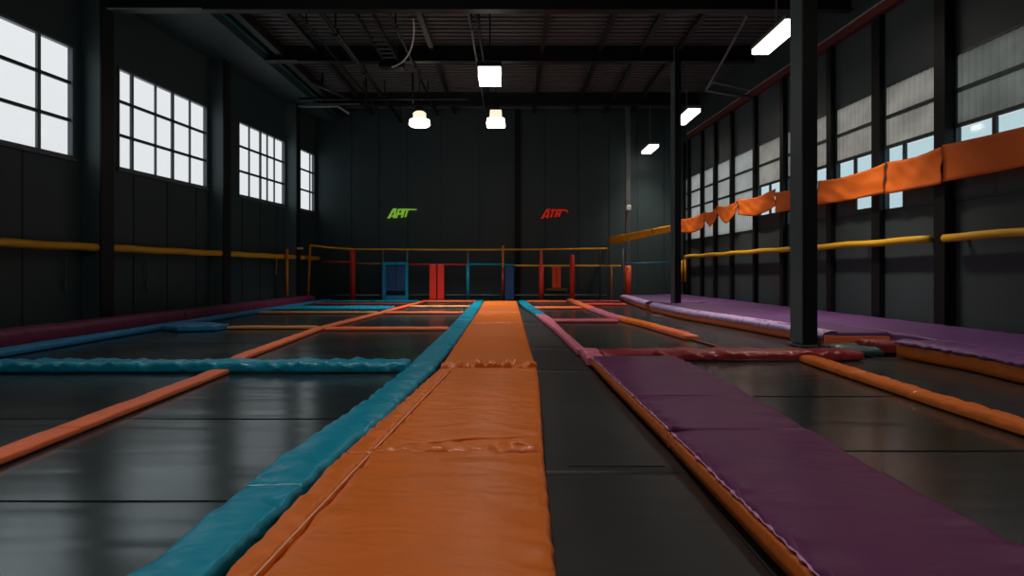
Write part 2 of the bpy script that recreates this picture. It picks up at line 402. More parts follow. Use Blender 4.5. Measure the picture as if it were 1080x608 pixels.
# cable tray
t = thing('cable_tray', 'black ladder cable tray hanging under the roof left of centre', 'cable tray', (-3.55, 12, 7.4))
for x in (-3.78, -3.38):
    b = MB(); b.box(x-.02, x+.02, 8, 20.18, 7.4, 7.52); b.build('side_rail', M['beam'], t)
for i in range(31):
    y = 8.2+i*.39
    b = MB(); b.box(-3.78, -3.38, y, y+.05, 7.42, 7.45); b.build('rung', M['steel'], t)
for y in (9, 13, 17, 20):
    for x in (-3.79, -3.37): MB().tube([(x, y, 7.5), (x, y, 8)], .012, 6).build('hanger_rod', M['steel'], t)
b = MB(); b.box(-3.95, -3.25, 20.22, 20.62, 7.25, 7.75)
tag(b.build('junction_box', M['black'], bevel=.02), 'black junction box at the end of the cable tray', 'box')
pts = []
for i in range(25):
    q = i/24; pts.append((-2.65-.9*q**2.0, 18.3+1.9*q, 7.98-.75*math.sin(q*1.75)-.0*q))
tag(MB().tube(pts, .022, 8).build('hanging_cable', M['white'], smooth=True), 'white cable looping down from the roof beside the junction box', 'cable')
# sprinkler drops and cross pipes near the left end of the far beams
t = thing('sprinkler_pipe', 'dark sprinkler cross pipe with drops between the two far beams at left', 'pipe', (-6, 23.4, 7.1))
MB().tube([(-7.3, 23.4, 7.1), (-5, 23.4, 7.1), (-1.5, 23.4, 7.1)], .05).build('pipe', M['black'], t, smooth=True)
for x in (-6.5, -5.0, -3.4): MB().tube([(x, 23.4, 7.98), (x, 23.4, 6.95)], .035, 8).build('drop', M['black'], t, smooth=True)
MB().tube([(-6.3, 21.4, 7.1), (-5.6, 23.4, 7.1)], .04).build('bent_pipe', M['tealbar'], t, smooth=True)
t = thing('roof_strut', 'pale steel strut beneath the farthest beam by the left wall', 'strut', (-7.4, 26, 7.5))
MB().tube([(-8.1, 25.9, 7.45), (-6.6, 25.9, 7.45), (-6.2, 26.0, 7.2)], .045, 8).build('strut', M['flange'], t)
# roof brace by right lamp two
t = thing('wall_bracket', 'grey triangular bracket on the right wall above the middle right lamp', 'bracket', (6.6, 21.3, 6.6))
MB().tube([(7.6, 21.4, 6.62), (5.8, 20.4, 6.62)], .06, 8).build('arm', M['steel'], t)
MB().tube([(7.6, 21.4, 6.84), (6.0, 20.4, 6.84), (5.8, 20.4, 6.62)], .035, 8).build('tie_rod', M['flange'], t)
MB().tube([(5.8, 20.4, 6.62), (5.75, 18.6, 6.95), (5.7, 16.5, 7.4)], .035, 8).build('stay', M['steel'], t)

# ------------------------------------------------------------------ lamps
def area_light(loc, size, power, parent, sy=None, col=(1, .92, .84)):
    l = bpy.data.lights.new('lamp_light', 'AREA'); l.energy = power; l.color = col
    l.shape = 'RECTANGLE' if sy else 'DISK'; l.size = size
    if sy: l.size_y = sy
    l.spread = math.radians(98)
    o = bpy.data.objects.new('lamp_light', l); C.objects.link(o); o.location = loc
    mb_parent(o, parent); return o
def bell_lamp(x, y, z, label, power, round_=True):
    t = thing('high_bay_lamp', label, 'lamp', (x, y, z), 'lamps hanging from the roof')
    n = 24 if round_ else 4
    b = MB(); b.lathe([(.13, z+.66), (.13, z+.50), (.09, z+.47)], x, y, 16); b.tube([(x, y, z+.6), (x, y, 7.98)], .015, 6); b.build('suspension', M['black'], t, smooth=False)
    b = MB(); b.lathe([(.14, z+.50), (.22, z+.44), (.22, z+.30), (.16, z+.26)] if round_ else [(.26, z+.52), (.27, z+.50), (.30, z+.24), (.28, z+.22)], x, y, n); o = b.build('upper_lens', M['lamps'], t, smooth=round_)
    b = MB(); b.lathe([(.2, z+.27), (.33, z+.22), (.36, z+.06), (.30, z)] if round_ else [(.36, z+.24), (.40, z+.22), (.44, z+.05), (.40, z)], x, y, n); o2 = b.build('lower_lens', M['lampw'], t, smooth=round_)
    if not round_:
        for q in (o, o2):
            for v in q.data.vertices:
                dx, dy = v.co.x-x, v.co.y-y; c = math.cos(math.pi/4); v.co.x = x+(dx*c-dy*c); v.co.y = y+(dx*c+dy*c)
    area_light((x, y, z-.02), .5, power, t)
PC = 74
bell_lamp(-3.1, 22.9, 6.05, 'round glowing bell lamp hanging at left under the far roof', PC*1.7)
bell_lamp(-.54, 22.9, 6.05, 'glowing stepped square lamp, the lower of the two hanging on the centre line', PC*1.6, False)
def box_lamp(x, y, z, sx, sy, hz, label, power):
    t = thing('box_lamp', label, 'lamp', (x, y, z), 'lamps hanging from the roof')
    b = MB(); b.box(x-sx/2-.03, x+sx/2+.03, y-sy/2-.03, y+sy/2+.03, z+hz, z+hz+.12); b.tube([(x, y, z+hz+.1), (x, y, 7.98)], .02, 6); b.build('housing', M['black'], t)
    b = MB(); b.box(x-sx/2, x+sx/2, y-sy/2, y+sy/2, z, z+hz); b.build('lens', M['lampw'], t)
    area_light((x, y, z-.02), sx*.9, power, t, sy*.9)
box_lamp(-.56, 17.3, 6.0, .55, .9, .25, 'bright square box lamp hanging at the centre below the long beam', PC*1.3)
for y, s_ in ((11.2, 'square box lamp overhead, nearer than the square one in view'), (5.6, 'square box lamp overhead just ahead of the viewer'), (0, 'square box lamp overhead at the viewer')): box_lamp(-.56, y, 6.6, .55, .9, .25, s_, PC*.42)
for y, s_ in ((11.2, 'round bell lamp overhead above the teal cross pad'), (3, 'round bell lamp overhead above the nearest left trampolines')): bell_lamp(-4.1, y, 6.6, s_, PC*.4)
def strip_lamp(y, L_, label, power, z=6.0, x=5.5):
    t = thing('strip_lamp', label, 'lamp', (x, y, z), 'long lamps along the right side')
    b = MB(); b.box(x-.20, x+.20, y-L_/2, y+L_/2, z+.10, z+.18); b.tube([(x, y, z+.15), (x, y, 7.98)], .02, 6)
    b.build('housing', M['alu'], t)
    n = 3
    for k in range(n):
        a = y-L_/2+.03+L_*k/n
        MB().box(x-.18, x+.18, a, a+L_/n-.05, z, z+.11).build('lens', M['lampw'], t)
    area_light((x, y, z-.02), .34, power, t, L_*.95, (1, .84, .66))
strip_lamp(14.2, 1.9, 'large bright strip lamp beside the top of the near right column', PC*1.6)
strip_lamp(21.5, 1.9, 'middle strip lamp right of the far column', PC*1.3)
strip_lamp(27.2, 1.6, 'farthest and smallest strip lamp, left of the far column', PC*.8)
strip_lamp(7.2, 1.9, 'strip lamp overhead on the near right side', PC*.55)
strip_lamp(0.5, 1.9, 'strip lamp overhead behind the viewer on the right', PC*.45)

# ------------------------------------------------------------------ columns
def column(x0, x1, y0, y1, label):
    t = thing('steel_column', label, 'column', ((x0+x1)/2, (y0+y1)/2, 0))
    b = MB(); b.box(x0, x1, y0, y1, .04, 7.99); b.build('shaft', M['pilas'], t, bevel=.01)
    b = MB(); b.box(x0-.06, x1, y0-.06, y1, .0, .02); b.build('base_plate', M['pilas'], t)
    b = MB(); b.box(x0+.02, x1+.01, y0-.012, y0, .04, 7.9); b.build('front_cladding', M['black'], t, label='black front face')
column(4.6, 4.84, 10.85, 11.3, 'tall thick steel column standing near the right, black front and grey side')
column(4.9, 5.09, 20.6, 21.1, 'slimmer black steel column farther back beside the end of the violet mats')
t = thing('steel_post', 'slim grey steel post near the back wall with an orange padded foot', 'post', (4.68, 27.6, 0))
MB().box(4.60, 4.78, 27.55, 27.73, 0, 7.98).build('shaft', M['steel'], t)
MB().tube([(4.69, 27.64, .0), (4.69, 27.64, 1.42)], .135, 16).build('foot_pad', M['redor'], t, smooth=True, label='orange foam padding round the foot')
t = thing('security_camera', 'small white camera on the slim grey post near the back wall', 'camera', (4.62, 27.5, 3.7))
MB().box(4.56, 4.76, 27.26, 27.50, 3.62, 3.84).build('camera_body', M['white'], t, bevel=.03)
MB().box(4.58, 4.74, 27.40, 27.54, 3.86, 4.1).build('bracket', M['steel'], t, bevel=.01)

# ------------------------------------------------------------------ yellow padded rails on the walls
def lrail(y0, y1, label, drops=()):
    t = thing('padded_rail', label, 'rail', (xl(y0)+.33, y0, 1.72), 'yellow padded rails on the left wall')
    n = max(3, int((y1-y0)/.4)); pts = [(xl(y0+(y1-y0)*i/n)+.34, y0+(y1-y0)*i/n, 1.72+.008*math.sin(i*1.3)) for i in range(n+1)]
    MB().tube(pts, .085, 14, wob=.05).build('foam_sleeve', M['yellow'], t, smooth=True)
    k = int((y1-y0)//2)+1
    for i in range(k):
        y = y0+.25+(y1-y0-.5)*i/max(1, k-1)
        b = MB(); lbox(b, y-.03, y+.03, 0, .30, 1.69, 1.75); b.build('wall_bracket', M['black'], t)
lrail(10.28, 15.10, 'yellow padded rail on the left wall below the nearest window')
lrail(15.60, 20.38, 'yellow padded rail on the left wall between the first two pilasters')
lrail(20.88, 25.76, 'yellow padded rail on the left wall below the third window')
lrail(26.2, 28.2, 'shortest yellow padded rail on the left wall, in the far corner')
lrail(4.95, 9.80, 'yellow padded rail on the near left wall')
def rrail(y0, y1, label, drop=False):
    t = thing('padded_rail', label, 'rail', (xr(y0)-.2, y0, 1.79), 'yellow padded rails on the right wall')
    n = max(3, int((y1-y0)/.4)); pts = [(xr(y0+(y1-y0)*i/n)-.24, y0+(y1-y0)*i/n, 1.79+.01*math.sin(i*1.1)) for i in range(n+1)]
    MB().tube(pts, .07, 14, wob=.06).build('foam_sleeve', M['rail'], t, smooth=True)
    k = int((y1-y0)//2)+1
    for i in range(k):
        y = y0+.25+(y1-y0-.5)*i/max(1, k-1)
        b = MB(); rbox(b, y-.03, y+.03, 0, .22, 1.76, 1.82); b.build('wall_bracket', M['black'], t)
    if drop: MB().tube([(xr(y1)-.24, y1, 1.79), (xr(y1)-.24, y1, .75)], .05, 10).build('end_drop', M['rail'], t, smooth=True)
rrail(12.62, 28.0, 'long yellow padded rail on the right wall reaching the far corner', True)
rrail(8.0, 12.2, 'near yellow padded rail at the right edge of the photo')
p = MB(); p.tube([(7.08, 28.45, 1.65), (7.08, 28.45, .75)], .06, 10)
tag(p.build('padded_bar', M['amber'], smooth=True), 'short upright yellow foam bar in the far right corner', 'bar')

# straps and little things on the left wall
def strap(y, z0, z1, label, mat='steel', off=.03):
    b = MB(); 
    n = 8; pts = [(xl(y)+off+.02*math.sin(i*.8), y+.03*i/n*2, z1-(z1-z0)*i/n) for i in range(n+1)]
    b.tube(pts, .02, 6)
    tag(b.build('hanging_strap', M[mat], smooth=True), label, 'strap', 'straps hanging on the left wall')
strap(14.5, .75, 1.5, 'grey strap hanging on the left wall left of the nearest pilaster', off=.08)
strap(17.3, .65, 1.5, 'grey strap hanging under the second yellow rail on the left wall', off=.08)
strap(23.9, 1.05, 1.65, 'short yellow strap hanging from the third rail on the left wall', 'amber', off=.47)
p = MB(); lbox(p, 25.75, 25.95, .44, .62, 2.02, 2.10)
tag(p.build('security_camera', M['white'], bevel=.02), 'small white camera on the farthest left pilaster above the yellow rail', 'camera')
p = MB(); x_ = (302.5-540)/F*24.7; p.tube([(x_, 24.7, .27), (x_, 24.7, 1.9)], .06, 10); p.tube([(x_, 24.7, 1.9), (x_, 24.7, 2.0)], [.075, .05], 10)
tag(p.build('padded_post', M['amber'], smooth=True), 'free-standing amber padded post by the far left pilaster', 'post')

# ------------------------------------------------------------------ orange banners on the right wall
def banner(P0, P1, zt, zb, label, group, sag=.0, lift=.0, mat='banner', ripple=.045, seed=0, zt1=None, zb1=None):
    """P0 -> P1: plan points"""
    t = thing('padded_banner', label, 'banner', ((P0[0]+P1[0])/2, (P0[1]+P1[1])/2, zb), group)
    n, m = 30, 10; vs = []; fs = []
    zt1 = zt1 if zt1 is not None else zt; zb1 = zb1 if zb1 is not None else zb
    dx, dy = P1[0]-P0[0], P1[1]-P0[1]; L_ = math.hypot(dx, dy); nx, ny = -dy/L_, dx/L_
    for side in (0, 1):
        for i in range(n+1):
            u = i/n
            for j in range(m+1):
                v = j/m
                top = zt+(zt1-zt)*u - sag*math.sin(math.pi*u); bot = zb+(zb1-zb)*u + lift*(abs(2*u-1)**1.5)
                z = top+(bot-top)*v
                o = ripple*noise.noise(Vector((u*3.5+seed, v*1.5, seed)))+ripple*.8*noise.noise(Vector((u*7+v*3+seed*2, v*2, seed)))
                o += side*.035*min(1, 12*min(u, 1-u), 8*min(v+.02, 1-v))
                vs.append((P0[0]+dx*u-nx*o, P0[1]+dy*u-ny*o, z))
    N = (n+1)*(m+1)
    for i in range(n):
        for j in range(m):
            a = i*(m+1)+j; q = (a, a+1, a+m+2, a+m+1)
            fs.append(q); fs.append(tuple(k+N for k in q[::-1]))
    for i in range(n):
        a, b = i*(m+1), (i+1)*(m+1); fs.append((a, b, b+N, a+N)); a += m; b += m; fs.append((b, a, a+N, b+N))
    for j in range(m):
        a = j; fs.append((a+1, a, a+N, a+1+N)); a = n*(m+1)+j; fs.append((a, a+1, a+1+N, a+N))
    MB().add(vs, fs).build('fabric', M[mat], t, smooth=True)
    for u in (.02, .98):
        x, y = P0[0]+dx*u, P0[1]+dy*u; z = (zt+(zt1-zt)*u)
        MB().tube([(x+.03, y, z-.05), (x+.03, y, z+.02)], .008, 6).build('tie', M['black'], t)
BG = 'orange banners along the right wall'
def rb(y0, y1, label, off=.32, **k):
    banner((xr(y0)-off, y0), (xr(y1)-off, y1), label=label, group=BG, **k)
rb(8.0, 12.13, 'largest orange banner panel at the right edge of the photo', zt=3.44, zb=2.83, zb1=2.75, seed=1, sag=.06, lift=.03)
rb(12.16, 13.84, 'orange banner panel second from the right edge, above the low bright window', zt=3.41, zb=2.75, seed=2, sag=.05, lift=.0)
rb(13.87, 16.68, 'orange banner panel just right of the thick near column', zt=3.40, zb=2.76, zb1=2.80, seed=3, sag=.07, lift=.02)
rb(16.72, 19.1, 'orange banner panel mostly behind the thick near column', zt=3.40, zb=2.82, seed=4, sag=.04)
rb(19.13, 21.95, 'drooping orange banner panel just left of the thick near column', zt=3.5, zb=2.86, seed=5, sag=.08, lift=.16)
rb(21.98, 23.95, 'scalloped orange banner swag, largest of the three far ones', zt=3.5, zb=2.80, seed=6, sag=.12, lift=.45)
rb(23.98, 25.35, 'small scalloped orange banner swag between two others far down the right wall', zt=3.42, zb=2.78, seed=7, sag=.1, lift=.35)
rb(25.38, 28.4, 'farthest scalloped orange banner swag beside the slim far column', zt=3.36, zb=2.70, seed=8, sag=.06, lift=.12)
A, B = Vector((4.06, 28.65)), Vector((4.93, 21.15))
qs = [0, .36, .75, 1.0]; nm = ['leftmost amber banner panel near the back wall', 'middle amber banner panel crossing behind the slim grey post', 'amber banner panel touching the slim far column']
for i in range(3):
    p0 = A.lerp(B, qs[i]+.005); p1 = A.lerp(B, qs[i+1]-.005)
    banner(p0, p1, 2.62, 2.27+.15*qs[i], nm[i], 'amber banners between the back wall and far column', seed=11+i, mat='bannera', ripple=.02, zb1=2.27+.15*qs[i+1])

# ------------------------------------------------------------------ trampoline beds
BEDG = 'black trampoline beds'
def bed(L, R, a0, a1, label, mat='bed', group=BEDG, seams=()):
    t = thing('trampoline_bed', label, 'trampoline', (0, a0, ZF), group)
    cushion('jump_fabric', L, R, a0, a1, ZF, -.012, M[mat], t, r=.015, ds=.25, na=20, edge=.0022, puff=-.004, freq=1.6, seed=a0)
    for y in seams:
        def ex(P, a): return P if isinstance(P, (int, float)) else lerp_poly(P, a)
        b = MB(); b.box(ex(L, y)+.03, ex(R, y)-.03, y-.004, y+.004, -.02, -.009); b.build('stitched_seam', M['bed'], t)
DIAG = [(-3.2, 1), (-3.26, 4.3), (-3.42, 8), (-3.70, 9.3), (-3.95, 14), (-3.69, 19.2), (-3.42, 26), (-3.42, 30)]
def dg(o): return [(x+o, y) for x, y in DIAG]
bed(-8.4, dg(-.01), .6, 8.22, 'nearest black trampoline bed at the left edge of the photo', seams=(3.6, 5.6))
bed(dg(.01), -1.14, .6, 8.22, 'near black trampoline bed between the orange strip and the teal pad', seams=(3.6, 5.6))
bed(-7.44, dg(-.01), 8.26, 14.1, 'black trampoline bed behind the teal cross pad at far left', seams=(11.5,))
bed(dg(.01), -1.1, 8.26, 13.9, 'black trampoline bed behind the teal cross pad, next to the long teal pad')
bed(-7.4, dg(-.01), 14.14, 20.4, 'black trampoline bed beyond the crumpled blue flap')
bed(dg(.01), -1.1, 13.94, 19.2, 'black trampoline bed between two coral straps left of the centre pad')
bed(-7.4, dg(-.01), 20.44, 27.2, 'black trampoline bed beyond the far teal cross pad')
bed(dg(.01), -1.1, 19.24, 22.6, 'small-looking black trampoline bed behind the second coral strap')
bed(dg(.01), -1.1, 22.64, 27.2, 'farthest black trampoline bed left of the centre pad')
G = [(1.0, 1), (1.03, 4.5), (.97, 7), (.96, 8.2), (.84, 12.9), (.60, 18), (.35, 22), (.19, 27)]     # left edge of the narrow pad
def gg(o): return [(x+o, y) for x, y in G]
LG = 'black lane mats right of the centre pad'
for a0, a1, s in ((.6, 4.1, 'nearest black lane mat between orange centre pad and purple pad'), (4.12, 8.2, 'second black lane mat, ending level with the wrinkled joint of the orange pad'),
                  (8.24, 10.6, 'third black lane mat beside the near end of the pink pad'), (10.63, 15.6, 'fourth black lane mat, narrowing beside the pink pad'), (15.63, 21.5, 'farthest black lane mat beside the teal end pad')):
    t = thing('lane_mat', s, 'mat', (.6, a0, 0), LG)
    cushion('mat_body', .10, gg(.04), a0, a1, ZF, -.012, M['lane'], t, r=.03, ds=.1, na=12, edge=.003, puff=.004, freq=3, seed=a0)
    b = MB(); b.box(.35, .95 if a0 < 12 else .6, a0+.10, a0+.108, -.02, -.006); b.build('stitching', M['steel'] if a0 < 1 else M['rubber'], t)
J = [(2.15, 28.5), (2.35, 20), (2.45, 17.3), (2.80, 14.6), (2.98, 12.2), (3.2, 9.7)]
K = [(3.72, 1), (3.75, 6), (3.86, 9.5)]
MI = [(4.36, 28), (4.34, 25.7), (4.12, 20), (4.25, 16.9), (4.66, 14.2), (4.90, 12), (4.92, 10.6)]
def sh(P, o): return [(x+o, y) for x, y in P]
bed(2.0, sh(K, .08), .6, 9.2, 'near black trampoline bed right of the purple pad', seams=(4.6, 6.6))
bed(sh(K, .10), 5.94, .6, 9.5, 'near black trampoline bed between the long orange strip and the right mats', seams=(4.6,))
bed(gg(.12), sh(J, .10), 9.6, 16.2, 'black trampoline bed behind the crimson cross pad, right of the pink pad')
bed(gg(.12), sh(J, .10), 16.24, 21.8, 'black trampoline bed between rose strap and coral strap')
bed(gg(.12), sh(J, .10), 21.84, 27.2, 'farthest black trampoline bed right of the centre pad')
bed(sh(J, .13), sh(MI, .1), 10.0, 18.6, 'black trampoline bed left of the thick near column, behind the crimson pad')
bed(sh(J, .13), sh(MI, .1), 18.64, 27.2, 'black trampoline bed beside the far end of the right mats')

# ------------------------------------------------------------------ pads
# centre orange pad, five mats end to end
OL = [(-1.06, 1), (-1.05, 2.4), (-1.02, 4.1), (-.93, 5.6), (-.82, 7.6)]
OLs = [(-.92, 1), (-.905, 2.4), (-.83, 4.1), (-.76, 5.6), (-.66, 7.6)]
OR = [(.15, 1), (.16, 2.4), (.19, 4.1), (.25, 6), (.28, 7.5), (.26, 9.3), (.22, 17.7), (.17, 24.5)]
OL2 = [(-.81, 7.6), (-.84, 10), (-.91, 17.7), (-1.01, 24.5)]
OG = 'orange mats of the centre runway'
def omat(a0, a1, label, ends, seed, border=True, ds=.03, sk=.25, endw=.1):
    t = thing('orange_mat', label, 'mat', (-.4, a0, 0), OG)
    if border:
        cushion('mat_body', OLs, OR, a0, a1, 0, .12, M['orange'], t, r=.035, ds=ds, na=40, edge=.012, ends=ends, endw=endw, puff=.014, freq=6.5, seed=seed, skew=sk)
        cushion('border_strip', OL, sh(OLs, -.012), a0, a1, 0, .112, M['orange'], t, r=.035, ds=ds, na=8, edge=.016, puff=.004, freq=8, seed=seed+3, skew=.5)
        n = int((a1-a0)/.06); pts = [(lerp_poly(OLs, a0+.03+(a1-a0-.06)*i/n)-.005, a0+.03+(a1-a0-.06)*i/n, .120+.0025*noise.noise(Vector((i*.7, 0, 0)))) for i in range(n+1)]
        MB().tube(pts, .0045, 6).build('piping', M['piping'], t, smooth=True, label='pale piping along the left seam')
    else:
        cushion('mat_body', OL2, OR, a0, a1, 0, .12, M['orange'], t, r=.035, ds=ds, na=40, edge=.007, ends=ends, endw=endw, puff=.014, freq=4, seed=seed, skew=sk)
    return t
omat(.9, 4.10, 'nearest orange mat of the centre runway, filling the bottom of the photo', (0, .012), 1, sk=.4)
omat(4.105, 7.62, 'second orange mat of the centre runway with a diagonal fold at its near end', (.028, .006), 2, sk=.5, endw=.16)
omat(7.63, 14.1, 'third orange mat of the centre runway with a bunched, wrinkled near end', (.085, .01), 3, False, .03, endw=.28)
omat(14.11, 17.9, 'fourth orange mat of the centre runway, short and far', (.015, .01), 4, False, .05)
omat(17.91, 24.6, 'farthest orange mat of the centre runway reaching the back rail', (.015, .0), 5, False, .06)
# folds across the near joint
t = [o for o in C.objects if o.name.startswith('orange_mat')][1]
for (x0, x1, y0, y1, h) in ((-.75, .12, 4.20, 4.42, .012), (-.1, .17, 4.22, 4.16, .02)):
    pts = [(x0+(x1-x0)*i/14, y0+(y1-y0)*i/14+.012*math.sin(i), .124+.008*math.sin(math.pi*i/14)) for i in range(15)]
    MB().tube(pts, [h*(.2+math.sin(math.pi*i/14)) for i in range(15)], 8).build('fold', M['orange'], t, smooth=True)

# long teal pad
TL = [(-1.42, 1), (-1.41, 2.5), (-1.40, 4.2), (-1.28, 6), (-1.23, 7.7), (-1.25, 13), (-1.36, 21.8), (-1.36, 27)]
TR = [(-1.13, 1), (-1.12, 2.5), (-1.06, 4.2), (-.97, 5.3), (-.895, 7.9), (-.88, 10.2), (-.93, 16.1), (-1.06, 24.5), (-1.08, 27)]
TG = 'teal pads left of the centre runway'
for i, (a0, a1, s, e) in enumerate(((.9, 3.55, 'nearest teal pad beside the orange runway, at the bottom of the photo', (0, .006)),
        (3.56, 7.95, 'second teal pad beside the orange runway, ending at the teal cross pad', (.006, .006)),
        (8.0, 15.5, 'third teal pad beside the orange runway, beyond the cross pad', (.012, .005)),
        (15.52, 26.0, 'farthest teal pad beside the orange runway', (.006, 0)))):
    t = thing('teal_pad', s, 'pad', (-1.2, a0, 0), TG)
    cushion('pad_body', TL, TR, a0, a1, 0, .085, M['teal'], t, r=.03, ds=.03 if a0 < 8 else .07, na=12, edge=.015, ends=e, endw=.12, puff=.012, freq=5, seed=20+i, skew=.7)
# teal cross pad
t = thing('teal_cross_pad', 'long wrinkled teal pad lying across the left trampolines', 'pad', (-4.5, 8.2, 0))
cushion('pad_body', 8.06, 8.50, -7.9, -1.25, 0.0, .105, M['teal'], t, axis='x', r=.045, ds=.025, na=12, edge=.030, puff=.012, freq=7, seed=31, skew=.9)
# blue strips along the left wall
BL = [(-7.47, 8.6), (-7.45, 13.7), (-7.48, 19), (-7.4, 28)]
BR = [(-7.08, 8.6), (-7.14, 13.7), (-7.2, 19), (-7.15, 28)]
for i, (a0, a1, s) in enumerate(((8.6, 13.8, 'near blue pad running along the foot of the plum mats'), (13.82, 20.2, 'middle blue pad along the plum mats, beyond the crumpled flap'), (20.22, 27, 'far blue pad along the plum mats'))):
    t = thing('blue_pad', s, 'pad', (-7.3, a0, 0), 'blue pads along the left side')
    cushion('pad_body', BL, BR, a0, a1, 0, .085, M['blue'], t, r=.03, ds=.07, na=8, edge=.008, puff=.01, freq=3, seed=40+i)
t = thing('blue_flap', 'crumpled blue flap sticking out from the blue side pad', 'pad', (-6.6, 14, 0))
cushion('pad_body', [(13.85, -7.1), (13.45, -6.6), (13.75, -5.9)], [(14.7, -7.1), (14.6, -6.5), (14.35, -5.9)], -7.1, -5.95, .0, .10, M['blue'], t, axis='x', r=.04, ds=.03, na=14, edge=.035, puff=.03, freq=4, seed=44, skew=.8)
t = thing('teal_cross_pad', 'far teal pad lying across the left trampolines', 'pad', (-5.4, 21, 0))
cushion('pad_body', [(20.3, -7.2), (20.5, -3.7)], [(21.6, -7.2), (21.9, -3.7)], -7.12, -3.75, 0, .09, M['teal'], t, axis='x', r=.04, ds=.08, na=10, edge=.012, puff=.02, freq=3, seed=45)
# plum mats along the left wall
PLg = 'plum mats along the left wall'
PI_ = [(-7.95, 8.6), (-7.92, 10.6), (-7.78, 15.7), (-7.68, 20.6), (-7.6, 27)]
for i, (a0, a1, s) in enumerate(((8.6, 12.6, 'nearest plum mat along the left wall'), (12.63, 16.2, 'second plum mat along the left wall, ending at the blue flap'), (16.25, 21.2, 'third plum mat along the left wall'), (21.23, 26.4, 'farthest plum mat along the left wall'))):
    t = thing('plum_mat', s, 'mat', (-8.2, a0, 0), PLg)
    cushion('mat_body', sh(PI_, -.62), PI_, a0, a1, ZF, .24, M['plum'], t, r=.07, ds=.06, na=10, edge=.016, puff=.02, freq=3, seed=50+i)
# diagonal orange strips on the left
DG = 'orange strips dividing the left trampolines'
for i, (a0, a1, s, m) in enumerate(((.8, 5.05, 'nearest flat orange strip at the left edge of the photo', 'coral'), (5.06, 8.02, 'flat orange strip running up to the teal cross pad', 'coral'), (8.54, 14.0, 'flat orange strip beyond the teal cross pad', 'coral'),
        (14.02, 19.2, 'flat orange strip between the second pair of coral straps', 'coral'), (19.22, 27.2, 'farthest orange strip, ending at the twin red pads', 'redor'))):
    t = thing('orange_strip', s, 'strip', (-3.5, a0, 0), DG)
    cushion('strip_body', dg(-.10), dg(.10), a0, a1, .0, .045, M[m], t, r=.015, ds=.06, na=6, edge=.004, puff=.006, freq=3, seed=60+i)
def xstrip(x0, x1, y0, y1, h, mat, s, name='cross_strap', cat='strap', grp='thin straps between the left trampolines', edge=.005, slope=0, ds=.06):
    t = thing(name, s, cat, ((x0+x1)/2, y0, 0), grp)
    cushion('strap_body', [(y0, x0), (y0+slope, x1)], [(y1, x0), (y1+slope, x1)], x0, x1, 0, h, M[mat], t, axis='x', r=.02, ds=ds, na=6, edge=edge, puff=.006, freq=3, seed=x0+y0)
xstrip(-3.78, -1.30, 13.75, 14.1, .05, 'coral', 'coral strap nearest the teal cross pad, left of the runway')
xstrip(-5.9, -4.08, 14.1, 14.4, .05, 'ochre', 'pale orange strap right of the crumpled blue flap')
xstrip(-3.52, -1.38, 19.0, 19.5, .05, 'coral', 'second coral strap left of the runway')
xstrip(-7.1, -3.83, 19.1, 19.5, .05, 'ochre', 'ochre strap just before the far teal cross pad')
xstrip(-3.36, -1.4, 22.3, 22.9, .05, 'ochre', 'ochre strap beyond the second coral strap')
xstrip(-3.3, -1.4, 26.2, 27.0, .05, 'coral', 'farthest coral strap, before the back rail at left')
xstrip(-7.1, -3.6, 24.2, 24.9, .05, 'maroon', 'maroon strap beyond the far teal cross pad')
xstrip(-7.1, -3.6, 26.3, 27.0, .05, 'teal', 'farthest teal strap before the back rail at left')
# narrow pads right of the lane
GR = [(1.08, 8.2), (1.04, 10.5), (.98, 13), (.95, 16.1), (.75, 20), (.45, 27)]
t = thing('teal_end_pad', 'small teal pad at the far right end of the runway', 'pad', (.6, 18, 0))
cushion('pad_body', gg(0), GR, 17.6, 26, 0, .09, M['teal'], t, r=.03, ds=.08, na=6, edge=.012, puff=.01, freq=3, seed=71)
for i, (a0, a1, s) in enumerate(((9.72, 13.0, 'near pink pad between black lane mats and the right trampolines'), (13.02, 17.55, 'far pink pad meeting the small teal pad'))):
    t = thing('pink_pad', s, 'pad', (.95, a0, 0), 'narrow pink pads right of the lane')
    cushion('pad_body', gg(.0), GR, a0, a1, 0, .085, M['pink'], t, r=.03, ds=.03, na=8, edge=.016, puff=.01, freq=6, seed=73+i, skew=.5)
t = thing('pink_corner_pad', 'crumpled pink corner pad where the crimson and purple pads meet', 'pad', (1.05, 9, 0))
cushion('pad_body', [(.94, 8.1), (.95, 9.7)], [(1.14, 8.1), (1.2, 9.7)], 8.66, 9.70, 0, .12, M['pink'], t, r=.04, ds=.03, na=10, edge=.03, puff=.01, freq=6, seed=77, skew=.5)
# crimson cross pad
t = thing('crimson_cross_pad', 'rolled crimson pad lying across behind the near purple mats', 'pad', (3, 9.5, 0))
cushion('pad_body', [(9.15, 1.2), (9.1, 4.2), (9.25, 5)], [(9.62, 1.2), (9.7, 4.2), (9.7, 5)], 1.22, 4.75, .0, .105, M['crimson'], t, axis='x', r=.05, ds=.025, na=12, edge=.032, puff=.02, freq=7, seed=80, skew=.9)
